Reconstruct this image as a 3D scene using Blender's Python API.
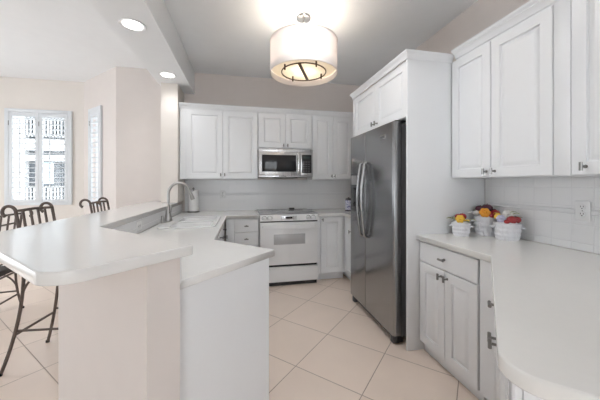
import bpy, bmesh, math, random
from mathutils import Vector, Matrix
PI = math.pi
R = math.radians
random.seed(7)
S = bpy.context.scene
COL = S.collection
for o in list(bpy.data.objects):
    bpy.data.objects.remove(o)

# ------------------------------------------------------------------ camera, world, light, exposure
cd = bpy.data.cameras.new('camera')
cam = bpy.data.objects.new('camera', cd)
COL.objects.link(cam)
cam.location = (0, 0, 1.32)
cam.rotation_euler = (R(90), 0, R(-12.0))
cd.sensor_width = 36
cd.lens = 36 * 274 / 600
cd.shift_y = -17 / 600
cd.clip_start = 0.02
S.camera = cam

W = bpy.data.worlds.new('overcast_sky')
S.world = W
W.use_nodes = True
bg = W.node_tree.nodes['Background']
bg.inputs[0].default_value = (0.93, 0.96, 1.0, 1)
bg.inputs[1].default_value = 4.2

S.view_settings.view_transform = 'Standard'
S.view_settings.look = 'None'
S.view_settings.gamma = 1
S.view_settings.use_curve_mapping = False
S.view_settings.exposure = 0.24

DOWNLIGHT_W = 11
EXTRA_W = 3.7  # power factor of the unseen ceiling lamp added as fill
DRUM_W = 50
LEFT_A, LEFT_B = 4.6, 7.0
REAR_A, REAR_B = 1.1, 3.4


# ------------------------------------------------------------------ materials
def nt(name):
    m = bpy.data.materials.new(name)
    m.use_nodes = True
    t = m.node_tree
    return m, t, t.nodes['Principled BSDF']


def mth(t, op, a, b=None, c=None):
    n = t.nodes.new('ShaderNodeMath')
    n.operation = op
    for i, v in enumerate((a, b, c)):
        if v is None:
            continue
        if isinstance(v, (int, float)):
            n.inputs[i].default_value = v
        else:
            t.links.new(v, n.inputs[i])
    return n.outputs[0]


def mixc(t, fac, a, b):
    n = t.nodes.new('ShaderNodeMix')
    n.data_type = 'RGBA'
    for k, v in ((0, fac), (6, a), (7, b)):
        if isinstance(v, (int, float, tuple)):
            n.inputs[k].default_value = v if not isinstance(v, tuple) or len(v) == 4 else (*v, 1)
        else:
            t.links.new(v, n.inputs[k])
    return n.outputs[2]


def noise(t, scale, detail=2, coord='Object', stretch=None):
    tc = t.nodes.new('ShaderNodeTexCoord')
    n = t.nodes.new('ShaderNodeTexNoise')
    n.inputs['Scale'].default_value = scale
    n.inputs['Detail'].default_value = detail
    src = tc.outputs[coord]
    if stretch:
        mp = t.nodes.new('ShaderNodeMapping')
        mp.inputs['Scale'].default_value = stretch
        t.links.new(src, mp.inputs[0])
        src = mp.outputs[0]
    t.links.new(src, n.inputs['Vector'])
    return n.outputs['Fac']


def bump(t, b, h, strength, dist=0.01):
    n = t.nodes.new('ShaderNodeBump')
    n.inputs['Strength'].default_value = strength
    n.inputs['Distance'].default_value = dist
    t.links.new(h, n.inputs['Height'])
    t.links.new(n.outputs[0], b.inputs['Normal'])


def plain(name, c, rough=.5, metal=0, var=.03, nscale=8, bmp=0, bscale=200, spec=None, coat=0):
    m, t, b = nt(name)
    f = noise(t, nscale)
    lo = tuple(x * (1 - var) for x in c)
    hi = tuple(min(1, x * (1 + var)) for x in c)
    t.links.new(mixc(t, f, lo, hi), b.inputs['Base Color'])
    b.inputs['Roughness'].default_value = rough
    b.inputs['Metallic'].default_value = metal
    if spec is not None:
        b.inputs['Specular IOR Level'].default_value = spec
    if coat:
        b.inputs['Coat Weight'].default_value = coat
    if bmp:
        bump(t, b, noise(t, bscale), bmp, .002)
    return m


def brushed(name, c, rough=.3, stretch=(1, 1, 60)):
    m, t, b = nt(name)
    f = noise(t, 6, 3, 'Object', stretch)
    t.links.new(mixc(t, f, tuple(x * .9 for x in c), tuple(x * 1.1 for x in c)), b.inputs['Base Color'])
    b.inputs['Metallic'].default_value = 1
    r = mth(t, 'MULTIPLY_ADD', f, .12, rough - .06)
    t.links.new(r, b.inputs['Roughness'])
    return m


def emit(name, c, s):
    m, t, b = nt(name)
    b.inputs['Base Color'].default_value = (*c, 1)
    b.inputs['Emission Color'].default_value = (*c, 1)
    b.inputs['Emission Strength'].default_value = s
    return m


def tile_mat(name, body, grout, size, axes, phase, width, rough, diag=False, var=.05):
    """square tiles; axes are two of 'X','Y','Z' in world space, or the two floor diagonals"""
    m, t, b = nt(name)
    g = t.nodes.new('ShaderNodeNewGeometry')
    s = t.nodes.new('ShaderNodeSeparateXYZ')
    t.links.new(g.outputs['Position'], s.inputs[0])
    if diag:
        x, y = s.outputs[0], s.outputs[1]
        a1 = mth(t, 'MULTIPLY', mth(t, 'ADD', x, y), .70710678)
        a2 = mth(t, 'MULTIPLY', mth(t, 'SUBTRACT', y, x), .70710678)
    else:
        a1, a2 = s.outputs[axes[0]], s.outputs[axes[1]]
    a1 = mth(t, 'SUBTRACT', a1, phase[0])
    a2 = mth(t, 'SUBTRACT', a2, phase[1])
    d = mth(t, 'MINIMUM', mth(t, 'PINGPONG', a1, size / 2), mth(t, 'PINGPONG', a2, size / 2))
    mask = mth(t, 'LESS_THAN', d, width / 2)
    c1 = mth(t, 'FLOOR', mth(t, 'DIVIDE', a1, size))
    c2 = mth(t, 'FLOOR', mth(t, 'DIVIDE', a2, size))
    cv = t.nodes.new('ShaderNodeCombineXYZ')
    t.links.new(c1, cv.inputs[0])
    t.links.new(c2, cv.inputs[1])
    wn = t.nodes.new('ShaderNodeTexWhiteNoise')
    t.links.new(cv.outputs[0], wn.inputs['Vector'])
    f = mth(t, 'MULTIPLY_ADD', noise(t, 3.5, 6), .7, mth(t, 'MULTIPLY', wn.outputs['Value'], .3))
    tc = mixc(t, f, tuple(v * (1 - var) for v in body), tuple(min(1, v * (1 + var)) for v in body))
    t.links.new(mixc(t, mask, tc, grout), b.inputs['Base Color'])
    t.links.new(mth(t, 'MULTIPLY_ADD', mask, .4, rough), b.inputs['Roughness'])
    h = mth(t, 'MINIMUM', mth(t, 'DIVIDE', d, width), 1.0)
    bump(t, b, h, .4, .003)
    return m


M = {}
M['cabinet'] = plain('white_cabinet_paint', (.855, .865, .88), .32, var=.01)
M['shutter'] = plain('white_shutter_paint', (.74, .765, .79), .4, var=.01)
M['wall'] = plain('beige_pink_wall_paint', (.77, .71, .675), .75, var=.02, bmp=.15, bscale=150)
M['cream'] = plain('cream_wall_paint', (.80, .75, .70), .75, var=.02, bmp=.15, bscale=150)
M['ceiling'] = plain('white_ceiling_paint', (.89, .90, .91), .85, var=.02, bmp=.4, bscale=90)
M['floor'] = tile_mat('pinkish_floor_tile', (.87, .735, .635), (.42, .33, .27), .497, None, (1.64, .605), .006, .26, True, .07)
M['splash_back'] = tile_mat('white_wall_tile_back', (.86, .86, .865), (.80, .80, .81), .111, (0, 2), (0.03, 1.292), .004, .18, var=.015)
M['splash_right'] = tile_mat('white_wall_tile_right', (.87, .87, .875), (.78, .78, .79), .111, (1, 2), (1.307, 1.292), .004, .14, var=.015)
M['liner'] = plain('white_tile_liner', (.83, .83, .84), .2, var=.01)
M['counter'] = plain('white_solid_surface', (.81, .80, .78), .15, var=.015, nscale=40)
M['counter_right'] = plain('warm_white_solid_surface', (.80, .785, .755), .2, var=.015, nscale=40)
M['sink'] = plain('white_sink_enamel', (.86, .86, .86), .12, var=.01)
M['appliance'] = plain('white_appliance_enamel', (.87, .87, .875), .25, var=.01)
M['glass_grey'] = plain('grey_oven_glass', (.52, .52, .53), .08, var=.02)
M['cooktop'] = plain('grey_ceramic_glass', (.36, .36, .37), .12, var=.06, nscale=120)
M['steel'] = brushed('brushed_stainless_steel', (.34, .345, .355), .22)
M['steel_light'] = brushed('bright_stainless_steel', (.62, .62, .63), .28, (60, 1, 1))
M['steel_dark'] = brushed('satin_steel_handle', (.36, .36, .365), .25, (60, 60, 1))
M['faucet'] = plain('satin_nickel_faucet', (.46, .45, .44), .3, 1, var=.05)
M['nickel'] = plain('brushed_nickel', (.27, .265, .26), .32, 1, var=.05)
M['chrome'] = plain('polished_chrome', (.8, .8, .8), .12, 1, var=.01)
M['black'] = plain('black_plastic', (.012, .012, .013), .35, var=.05)
M['black_glass'] = plain('black_glass', (.015, .015, .017), .06, var=.05)
M['grey_plastic'] = plain('dark_grey_plastic', (.09, .09, .095), .45, var=.05)
M['iron'] = plain('brown_wrought_iron', (.13, .10, .085), .5, .35, var=.25, nscale=40)
M['cushion'] = plain('dark_seat_fabric', (.05, .045, .042), .9, var=.1, nscale=60, bmp=.3, bscale=400)
M['paper'] = plain('white_paper_towel', (.88, .88, .88), .95, var=.02, bmp=.2, bscale=250)
M['ceramic'] = plain('white_glazed_ceramic', (.80, .80, .83), .25, var=.02)
M['bronze'] = plain('dark_bronze', (.10, .065, .04), .35, .8, var=.1)
M['outlet'] = plain('white_outlet_plastic', (.82, .82, .82), .3, var=.01)
M['facade'] = plain('pale_stucco', (.40, .41, .42), .9, var=.03, bmp=.2)
M['dark_glass'] = plain('dark_window_glass', (.03, .04, .05), .1, var=.1)
M['blue_glass'] = plain('pale_blue_window_glass', (.42, .55, .65), .1, var=.1)
M['ground'] = plain('pale_concrete', (.55, .55, .53), .9, var=.1)
M['trimwhite'] = plain('white_trim_paint', (.82, .82, .83), .4, var=.01)
FRUIT = {k: plain(k + '_glazed_ceramic', c, .22, var=.25, nscale=30) for k, c in dict(
    orange=(.75, .30, .02), yellow=(.80, .48, .05), red=(.36, .03, .035), plum=(.10, .03, .05),
    green=(.30, .34, .12), cream=(.72, .70, .66), lilac=(.48, .47, .60)).items()}


def glass():
    m, t, b = nt('clear_window_glass')
    out = t.nodes['Material Output']
    tr = t.nodes.new('ShaderNodeBsdfTransparent')
    tr.inputs[0].default_value = (.97, .98, .98, 1)
    gl = t.nodes.new('ShaderNodeBsdfGlossy')
    gl.inputs['Roughness'].default_value = .02
    mx = t.nodes.new('ShaderNodeMixShader')
    mx.inputs[0].default_value = .05
    t.links.new(tr.outputs[0], mx.inputs[1])
    t.links.new(gl.outputs[0], mx.inputs[2])
    t.links.new(mx.outputs[0], out.inputs[0])
    return m


M['glass'] = glass()


def shade_mat(name, ca, cb, tr):
    m, t, b = nt(name)
    out = t.nodes['Material Output']
    c = mixc(t, noise(t, 60, 2, 'Object', (1, 1, 12)), ca, cb)
    df = t.nodes.new('ShaderNodeBsdfDiffuse')
    tl = t.nodes.new('ShaderNodeBsdfTranslucent')
    t.links.new(c, df.inputs[0])
    t.links.new(c, tl.inputs[0])
    mx = t.nodes.new('ShaderNodeMixShader')
    mx.inputs[0].default_value = tr
    t.links.new(df.outputs[0], mx.inputs[1])
    t.links.new(tl.outputs[0], mx.inputs[2])
    t.links.new(mx.outputs[0], out.inputs[0])
    return m


M['shade'] = shade_mat('pale_linen_shade', (.80, .74, .71), (.88, .83, .80), .135)
M['diffuser_added'] = shade_mat('white_added_diffuser', (.86, .84, .81), (.90, .88, .85), .5)  # for the disc added to cut the halo above the drum light
M['diffuser'] = shade_mat('cream_lamp_diffuser', (.88, .82, .72), (.92, .86, .76), .15)
M['bulb'] = emit('warm_bulb', (1, .88, .70), 6)
M['downlight'] = emit('downlight_lens', (1, .97, .92), 5)
M['display'] = plain('dark_display_glass', (.03, .05, .05), .1)


def canister_mat():
    m, t, b = nt('blue_patterned_tin')
    f = noise(t, 55, 3)
    n = t.nodes.new('ShaderNodeMath')
    n.operation = 'GREATER_THAN'
    n.inputs[1].default_value = .55
    t.links.new(f, n.inputs[0])
    t.links.new(mixc(t, n.outputs[0], (.78, .78, .88), (.25, .24, .50)), b.inputs['Base Color'])
    b.inputs['Roughness'].default_value = .3
    return m


M['canister'] = canister_mat()


# ------------------------------------------------------------------ mesh helpers
def BM():
    return bmesh.new()


def box(bm, x0, x1, y0, y1, z0, z1, bev=0, seg=2, mat=None):
    r = bmesh.ops.create_cube(bm, size=1)
    vs = r['verts']
    T = Matrix.Translation(((x0 + x1) / 2, (y0 + y1) / 2, (z0 + z1) / 2)) @ Matrix.Diagonal((abs(x1 - x0), abs(y1 - y0), abs(z1 - z0), 1))
    if mat is not None:
        T = mat @ T
    bmesh.ops.transform(bm, matrix=T, verts=vs)
    if bev:
        es = list({e for v in vs for e in v.link_edges})
        bmesh.ops.bevel(bm, geom=es, offset=bev, segments=seg, affect='EDGES', profile=.5)
    return bm


def tube(bm, pts, r, seg=10, cap=True):
    pts = [Vector(p) for p in pts]
    n = len(pts)
    rr = r if isinstance(r, (list, tuple)) else [r] * n
    rings = []
    prev = None
    for i, p in enumerate(pts):
        d = (pts[min(i + 1, n - 1)] - pts[max(i - 1, 0)]).normalized()
        if prev is None:
            a = Vector((0, 0, 1)) if abs(d.z) < .9 else Vector((1, 0, 0))
            u = d.cross(a).normalized()
        else:
            u = (prev - d * prev.dot(d)).normalized()
        prev = u
        w = d.cross(u)
        rings.append([bm.verts.new(p + (u * math.cos(2 * PI * k / seg) + w * math.sin(2 * PI * k / seg)) * rr[i]) for k in range(seg)])
    for a, b in zip(rings, rings[1:]):
        for k in range(seg):
            bm.faces.new((a[k], a[(k + 1) % seg], b[(k + 1) % seg], b[k]))
    if cap:
        bm.faces.new(rings[0][::-1])
        bm.faces.new(rings[-1])
    return bm


def lathe(bm, prof, c=(0, 0, 0), seg=32, axis='Z'):
    rings = []
    for (r, z) in prof:
        ring = []
        for k in range(seg):
            a = 2 * PI * k / seg
            if axis == 'Z':
                p = (c[0] + r * math.cos(a), c[1] + r * math.sin(a), c[2] + z)
            elif axis == 'Y':
                p = (c[0] + r * math.cos(a), c[1] + z, c[2] + r * math.sin(a))
            else:
                p = (c[0] + z, c[1] + r * math.cos(a), c[2] + r * math.sin(a))
            ring.append(bm.verts.new(p))
        rings.append(ring)
    for a, b in zip(rings, rings[1:]):
        for k in range(seg):
            bm.faces.new((a[k], a[(k + 1) % seg], b[(k + 1) % seg], b[k]))
    if prof[0] != prof[-1]:                            # an open profile gets end caps
        if prof[0][0] > 1e-5:
            bm.faces.new(rings[0][::-1])
        if prof[-1][0] > 1e-5:
            bm.faces.new(rings[-1])
    bmesh.ops.remove_doubles(bm, verts=bm.verts[:], dist=1e-6)
    return bm


def prism(bm, poly, z0, z1, bev=0, seg=3):
    vb = [bm.verts.new((x, y, z0)) for x, y in poly]
    vt = [bm.verts.new((x, y, z1)) for x, y in poly]
    n = len(poly)
    fs = [bm.faces.new(vb[::-1]), bm.faces.new(vt)]
    for k in range(n):
        fs.append(bm.faces.new((vb[k], vb[(k + 1) % n], vt[(k + 1) % n], vt[k])))
    bmesh.ops.recalc_face_normals(bm, faces=fs)
    if bev:
        es = [e for e in fs[1].edges] + [e for e in fs[0].edges]
        bmesh.ops.bevel(bm, geom=es, offset=bev, segments=seg, affect='EDGES', profile=.5)
    return bm


def door_face(bm, x0, x1, z0, z1, y=0.0, th=.02, frame=.064, panel=True):
    """raised-panel door standing in front of plane y, facing -Y"""
    prof = [(0, 0), (0, th - .004), (.004, th)]
    if panel:
        prof += [(frame, th), (frame + .003, th - .010), (frame + .010, th - .012), (frame + .032, th - .001), (frame + .036, th - .0005)]
    loops = []
    for ins, h in prof:
        loops.append([bm.verts.new((a, y - h, b)) for a, b in ((x0 + ins, z0 + ins), (x1 - ins, z0 + ins), (x1 - ins, z1 - ins), (x0 + ins, z1 - ins))])
    for a, b in zip(loops, loops[1:]):
        for k in range(4):
            bm.faces.new((a[k], a[(k + 1) % 4], b[(k + 1) % 4], b[k]))
    bm.faces.new(loops[-1])
    bm.faces.new(loops[0][::-1])
    return bm


def rounded(poly, radii, seg=8):
    out = []
    n = len(poly)
    for i in range(n):
        p = Vector(poly[i])
        r = radii[i] if i < len(radii) else 0
        if not r:
            out.append(tuple(p))
            continue
        a = (Vector(poly[i - 1]) - p).normalized()
        b = (Vector(poly[(i + 1) % n]) - p).normalized()
        ang = a.angle(b)
        t = r / math.tan(ang / 2)
        c = p + (a + b).normalized() * (r / math.sin(ang / 2))
        p0, p1 = p + a * t, p + b * t
        v0, v1 = p0 - c, p1 - c
        tot = v0.angle(v1)
        for k in range(seg + 1):
            f = k / seg
            w = (v0 * math.sin((1 - f) * tot) + v1 * math.sin(f * tot)) / math.sin(tot)
            out.append(tuple(c + w))
    return out


def slab_with_hole(name, outer, holes, z0, z1, mat, parent=None):
    """flat slab with holes, eased edges (filled 2D curve turned into a mesh)"""
    cu = bpy.data.curves.new(name, 'CURVE')
    cu.dimensions = '2D'
    cu.fill_mode = 'BOTH'
    e = .005
    cu.extrude = (z1 - z0) / 2 - e
    cu.bevel_depth = e
    cu.bevel_resolution = 2
    cu.offset = -e
    for pl in [outer] + holes:
        sp = cu.splines.new('POLY')
        sp.points.add(len(pl) - 1)
        for q, (x, y) in zip(sp.points, pl):
            q.co = (x, y, 0, 1)
        sp.use_cyclic_u = True
    tmp = bpy.data.objects.new(name + '_tmp', cu)
    COL.objects.link(tmp)
    dg = bpy.context.evaluated_depsgraph_get()
    me = bpy.data.meshes.new_from_object(tmp.evaluated_get(dg))
    bpy.data.objects.remove(tmp)
    bpy.data.curves.remove(cu)
    me.transform(Matrix.Translation((0, 0, (z0 + z1) / 2)))
    me.materials.clear()
    me.materials.append(mat)
    me.name = name
    o = bpy.data.objects.new(name, me)
    COL.objects.link(o)
    if parent:
        o.parent = parent
    return o


def obj(name, bm, mat, parent=None, loc=None, smooth=35):
    bmesh.ops.recalc_face_normals(bm, faces=bm.faces[:])
    me = bpy.data.meshes.new(name)
    bm.to_mesh(me)
    bm.free()
    me.materials.append(mat)
    if smooth:
        for p in me.polygons:
            p.use_smooth = True
        me.set_sharp_from_angle(angle=R(smooth))
    o = bpy.data.objects.new(name, me)
    COL.objects.link(o)
    if parent:
        o.parent = parent
    if loc:
        o.location = loc
    return o


def tag(o, label, cat, group=None, kind=None):
    o['label'] = label
    o['category'] = cat
    if group:
        o['group'] = group
    if kind:
        o['kind'] = kind
    return o


def thing(name, label, cat, loc=(0, 0, 0), rz=0, group=None):
    o = bpy.data.objects.new(name, None)
    o.empty_display_size = .1
    COL.objects.link(o)
    o.location = loc
    o.rotation_euler = (0, 0, R(rz))
    return tag(o, label, cat, group)


def struct(name, bm, mat, label=None, cat=None):
    o = obj(name, bm, mat)
    o['kind'] = 'structure'
    o['label'] = label or name.replace('_', ' ')
    o['category'] = cat or name.split('_')[0]
    return o


def b1(*a, **k):
    return box(BM(), *a, **k)


# ------------------------------------------------------------------ room shell
CEIL = 2.90
YB = 4.15        # back wall
XR = 2.00        # right wall
YW = 4.90        # bay window wall
XBAY = (-1.667, -2.417)
struct('floor', b1(-4.6, XR + .1, -3.2, YW + .1, -.10, 0), M['floor'], 'pinkish beige floor tiles laid on the diagonal', 'floor')
struct('ceiling', b1(-4.6, XR + .1, -3.2, YW + .1, CEIL, CEIL + .1), M['ceiling'], 'white textured ceiling', 'ceiling')
struct('wall_back', b1(XBAY[0], XR + .1, YB, YB + .1, 0, CEIL), M['wall'], 'beige wall above the stove side cabinets', 'wall')
struct('wall_right', b1(XR, XR + .1, -3.2, YB, 0, CEIL), M['wall'], 'beige wall behind the right cabinets', 'wall')


def wall_with_opening(bm, w, h, x0, x1, z0, z1, th=.1):
    box(bm, 0, x0, 0, th, 0, h)
    box(bm, x1, w, 0, th, 0, h)
    box(bm, x0, x1, 0, th, 0, z0)
    box(bm, x0, x1, 0, th, z1, h)
    return bm


WZ0, WZ1 = .985, 2.43
bm = wall_with_opening(BM(), 2.183, CEIL, 1.185, 2.01, WZ0 + .02, WZ1 - .02)
o = struct('wall_nook', bm, M['cream'], 'pale beige wall around the wide shuttered window', 'wall')
o.location = (-4.6, YW, 0)
# angled bay wall, local x from its far-left end to the kitchen end
LA = (XBAY[0] - XBAY[1]) * math.sqrt(2)
A0, A1 = .235, .655
bm = wall_with_opening(BM(), LA, CEIL, A0 + .02, A1 - .02, WZ0 + .02, WZ1 - .02)
o = struct('wall_bay', bm, M['wall'], 'angled beige bay wall with the narrow shuttered window', 'wall')
o.location = (XBAY[1], YW, 0)
o.rotation_euler = (0, 0, R(-45))

# ceiling beam and the wall end that carries it
struct('ceiling_beam', b1(-1.04, -.66, -3.199, YB - .001, 2.59, CEIL - .001), M['ceiling'], 'dropped ceiling beam with two recessed lights', 'beam')
struct('wall_column', b1(-1.0, -.80, 3.75, YB - .001, 1.072, 2.589), M['cream'], 'pale square column between the bar end and the wall cabinets', 'column')

# half wall under the bar (bent 45 degrees)
pony = [(-.83, YB - .001), (-.96, YB - .001), (-.96, 1.704), (-.333, 1.077), (-.241, 1.169), (-.83, 1.758)]
struct('wall_bar', prism(BM(), pony, 0, 1.029), M['wall'], 'beige half wall carrying the raised bar', 'wall')

def opening_wall(name, wname, loc, rz, w, x0, x1, z0, z1, n, l1, l2):
    o = struct(name, wall_with_opening(BM(), w, CEIL, x0, x1, z0, z1), M['wall'], l1, 'wall')
    bm = BM()
    p = (x1 - x0) / n
    for k in range(n):
        a = x0 + k * p
        for q in ((a, a + .05, z0, z1), (a + p - .05, a + p, z0, z1), (a + .05, a + p - .05, z0, z0 + .07), (a + .05, a + p - .05, z1 - .07, z1)):
            box(bm, q[0], q[1], .03, .08, q[2], q[3])
    f = struct(wname, bm, M['trimwhite'], l2, 'window')
    for e_ in (o, f):
        e_.location = loc
        e_.rotation_euler = (0, 0, R(rz))
    for k in range(n):
        a = x0 + k * p
        obj('pane', b1(a + .05, a + p - .05, .05, .056, z0 + .07, z1 - .07), M['glass'], f)


opening_wall('wall_left', 'added_window_3', (-4.6, -3.2, 0), 90, 8.1, LEFT_A, LEFT_B, .05, 2.6, 2,  # opening and window added out of view to let daylight into the nook
             'beige wall of the breakfast nook with an added window, out of view', 'unseen wide window added to light the breakfast nook')
opening_wall('wall_rear', 'added_window_4', (XR + .1, -3.2, 0), 180, XR + 4.7, REAR_A, REAR_B, .05, 2.7, 3,  # glass doors added behind the camera as a soft light source
             'beige wall behind the camera with glass doors added for light', 'unseen sliding glass doors added behind the camera to light the room')

# baseboards
struct('baseboard_nook', b1(-4.6, -2.43, YW - .015, YW - .001, .001, .11, bev=.004), M['trimwhite'], 'white baseboard below the wide window', 'baseboard')
o = struct('baseboard_bay', b1(.02, LA - .02, -.015, -.001, .001, .11, bev=.004), M['trimwhite'], 'white baseboard on the angled bay wall', 'baseboard')
o.location = (XBAY[1], YW, 0)
o.rotation_euler = (0, 0, R(-45))
struct('baseboard_back', b1(-1.65, -.965, YB - .015, YB - .001, .001, .11, bev=.004), M['trimwhite'], 'white baseboard left of the bar wall', 'baseboard')

# wall tile
struct('backsplash_back', b1(-.79, XR - .012, YB - .008, YB - .0005, .914, 1.368), M['splash_back'], 'white square wall tile behind the stove', 'backsplash')
struct('backsplash_right', b1(XR - .008, XR - .0005, .2, 1.92, .915, 1.368), M['splash_right'], 'white square wall tile above the right counter', 'backsplash')
spb = [(-.829, YB - .02), (-.829, 1.759), (-.245, 1.175), (-.239, 1.181), (-.821, 1.763), (-.821, YB - .02)]
struct('backsplash_bar', prism(BM(), spb, .915, 1.028), M['splash_back'], 'white tile strip under the raised bar edge', 'backsplash')
bm = BM()
for z in (1.145, 1.165):
    tube(bm, [(-.79, YB - .011, z), (XR - .02, YB - .011, z)], .005, 8)
box(bm, -.79, XR - .02, YB - .012, YB - .0085, 1.145, 1.165)
struct('trim_1', bm, M['liner'], 'thin raised tile liner behind the stove', 'trim')
bm = BM()
for z in (1.137, 1.158):
    tube(bm, [(XR - .011, .2, z), (XR - .011, 1.918, z)], .005, 8)
box(bm, XR - .012, XR - .0085, .2, 1.918, 1.137, 1.158)
struct('trim_2', bm, M['liner'], 'thin raised tile liner along the right wall', 'trim')


# ------------------------------------------------------------------ windows, shutters, what lies outside
def make_window(name, label, x0, x1, loc, rz):
    bm = BM()
    for a, b, c, d in ((x0, x0 + .04, WZ0 + .02, WZ1 - .02), (x1 - .04, x1, WZ0 + .02, WZ1 - .02),
                       (x0 + .04, x1 - .04, WZ0 + .02, WZ0 + .06), (x0 + .04, x1 - .04, WZ1 - .06, WZ1 - .02)):
        box(bm, a, b, .06, .095, c, d)
    f = struct(name, bm, M['trimwhite'], label, 'window')
    f.location = loc
    f.rotation_euler = (0, 0, R(rz))
    obj('pane', b1(x0 + .04, x1 - .04, .075, .079, WZ0 + .06, WZ1 - .06), M['glass'], f)
    return f


def shutter(label, x0, x1, panels, loc, rz, fw=.05):
    t = thing('plantation_shutter', label, 'shutter', loc, rz, 'white plantation shutters in the breakfast nook')
    bm = BM()
    for a, b, c, d in ((x0, x0 + fw, WZ0, WZ1), (x1 - fw, x1, WZ0, WZ1), (x0 + fw, x1 - fw, WZ0, WZ0 + fw * .7), (x0 + fw, x1 - fw, WZ1 - fw, WZ1)):
        box(bm, a, b, -.03, -.001, c, d, bev=.003)
    obj('frame', bm, M['shutter'], t)
    n = len(panels)
    for (a, b) in panels:
        zb, zt = WZ0 + fw * .7 + .002, WZ1 - fw - .002
        st = .045
        bm = BM()
        box(bm, a, a + st, -.028, -.003, zb, zt, bev=.003)
        box(bm, b - st, b, -.028, -.003, zb, zt, bev=.003)
        box(bm, a + st, b - st, -.028, -.003, zb, zb + .05, bev=.003)
        box(bm, a + st, b - st, -.028, -.003, zt - .06, zt, bev=.003)
        p = obj('panel', bm, M['shutter'], t)
        bm = BM()
        z0, z1 = zb + .05, zt - .06
        k = 17
        sp = (z1 - z0) / k
        for i in range(k):
            zc = z0 + sp * (i + .5)
            box(bm, a + st + .002, b - st - .002, -.038, .038, -.005, .005, bev=.003,
                mat=Matrix.Translation((0, -.012, zc)) @ Matrix.Rotation(R(3), 4, 'X'))
        obj('louvers', bm, M['shutter'], p)
        xm = a + (b - a) * .42
        obj('tilt_rod', b1(xm - .006, xm + .006, -.062, -.052, z0 + .05, z1 - .05, bev=.002), M['shutter'], p)
        obj('hinge', b1(a - .004, a + .004, -.034, -.029, zt - .2, zt - .13), M['nickel'], p)
    return t


make_window('window_1', 'wide window in the breakfast nook', 1.185, 2.01, (-4.6, YW, 0), 0)
make_window('window_2', 'narrow window in the angled bay wall', A0 + .02, A1 - .02, (XBAY[1], YW, 0), -45)
shutter('wide white plantation shutter with two louvred panels, facing the bar stools', 1.165, 2.03,
        [(1.217, 1.596), (1.600, 1.978)], (-4.6, YW, 0), 0)
shutter('narrow white plantation shutter on the angled bay wall', A0, A1, [(A0 + .052, A1 - .052)], (XBAY[1], YW, 0), -45)

# neighbouring apartment building far outside
struct('ground', b1(-30, 6, 5.2, 40, -4.1, -4), M['ground'], 'pale ground outside', 'ground')
nb = thing('apartment_building', 'white apartment building with railed balconies seen through the shutters', 'building', (-10.6, 18, -4))
F = 18 / 16.0


def zz(v):
    return 1.32 + (183 - v) / 274 * 15.35 + 4


bm = BM()
box(bm, -10, 6, .3, 8, 0, 14)                       # body
box(bm, -10, -1.15, 0, .3, 0, 14)
box(bm, .75, 6, 0, .3, 0, 14)
obj('wall', bm, M['facade'], nb)
for v0, v1 in ((139, 150.5), (155, 161)):
    obj('balcony_slab', b1(-1.15, .75, .02, .295, zz(v1), zz(v0)), M['facade'], nb)
obj('balcony_slab', b1(-1.15, .75, .02, .295, zz(210), zz(204)), M['facade'], nb)
for v0, v1 in ((137, 117), (204, 186)):
    bm = BM()
    za, zb_ = zz(v0), zz(v1)
    box(bm, -1.14, .74, .03, .09, za, za + .08)
    box(bm, -1.14, .74, .03, .09, zb_ - .08, zb_)
    for i in range(12):
        x = -1.1 + i * .165
        box(bm, x, x + .07, .03, .08, za, zb_)
    obj('balcony_railing', bm, M['facade'], nb)
for v0, v1 in ((138, 112), (155, 150), (186, 160), (204, 186)):
    g = obj('balcony_door', b1(-1.1, .7, .25, .295, zz(v0) + .02, zz(v1) - .02), M['dark_glass'], nb)
obj('balcony_door', b1(-.75, .1, .21, .245, zz(184), zz(162)), M['blue_glass'], nb)


# ------------------------------------------------------------------ cabinets
def knob(parent, x, y, z, horizontal=False):
    """small T-bar pull standing out from plane y towards -Y"""
    bm = BM()
    tube(bm, [(x, y + .0005, z), (x, y - .030, z)], .006, 8)
    lathe(bm, [(.009, 0), (.009, -.003)], (x, y + .0, z), 12, 'Y')
    h = .021
    if horizontal:
        tube(bm, [(x - h * 1.2, y - .032, z), (x + h * 1.2, y - .032, z)], .0075, 10)
    else:
        tube(bm, [(x, y - .032, z - h), (x, y - .032, z + h)], .0075, 10)
    return obj('knob', bm, M['nickel'], parent)


def add_door(t, x0, x1, z0, z1, kx=None, kz=None, name='door', hor=False, panel=True):
    d = obj(name, door_face(BM(), x0, x1, z0, z1, -.001, .02, panel=panel), M['cabinet'], t)
    if kx is not None:
        knob(d, kx, -.021, kz, hor)
    return d


def add_drawer(t, x0, x1, z0, z1):
    bm = BM()
    door_face(bm, x0, x1, z0, z1, -.001, .02, panel=False)
    d = obj('drawer', bm, M['cabinet'], t)
    knob(d, (x0 + x1) / 2, -.021, (z0 + z1) / 2, True)
    return d


def base_body(t, w, depth, kick=.06):
    obj('body', b1(0, w, 0, depth, .10, .872), M['cabinet'], t)
    obj('toe_kick', b1(.001, w - .001, kick, depth, .001, .0995), M['cabinet'], t)


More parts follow.
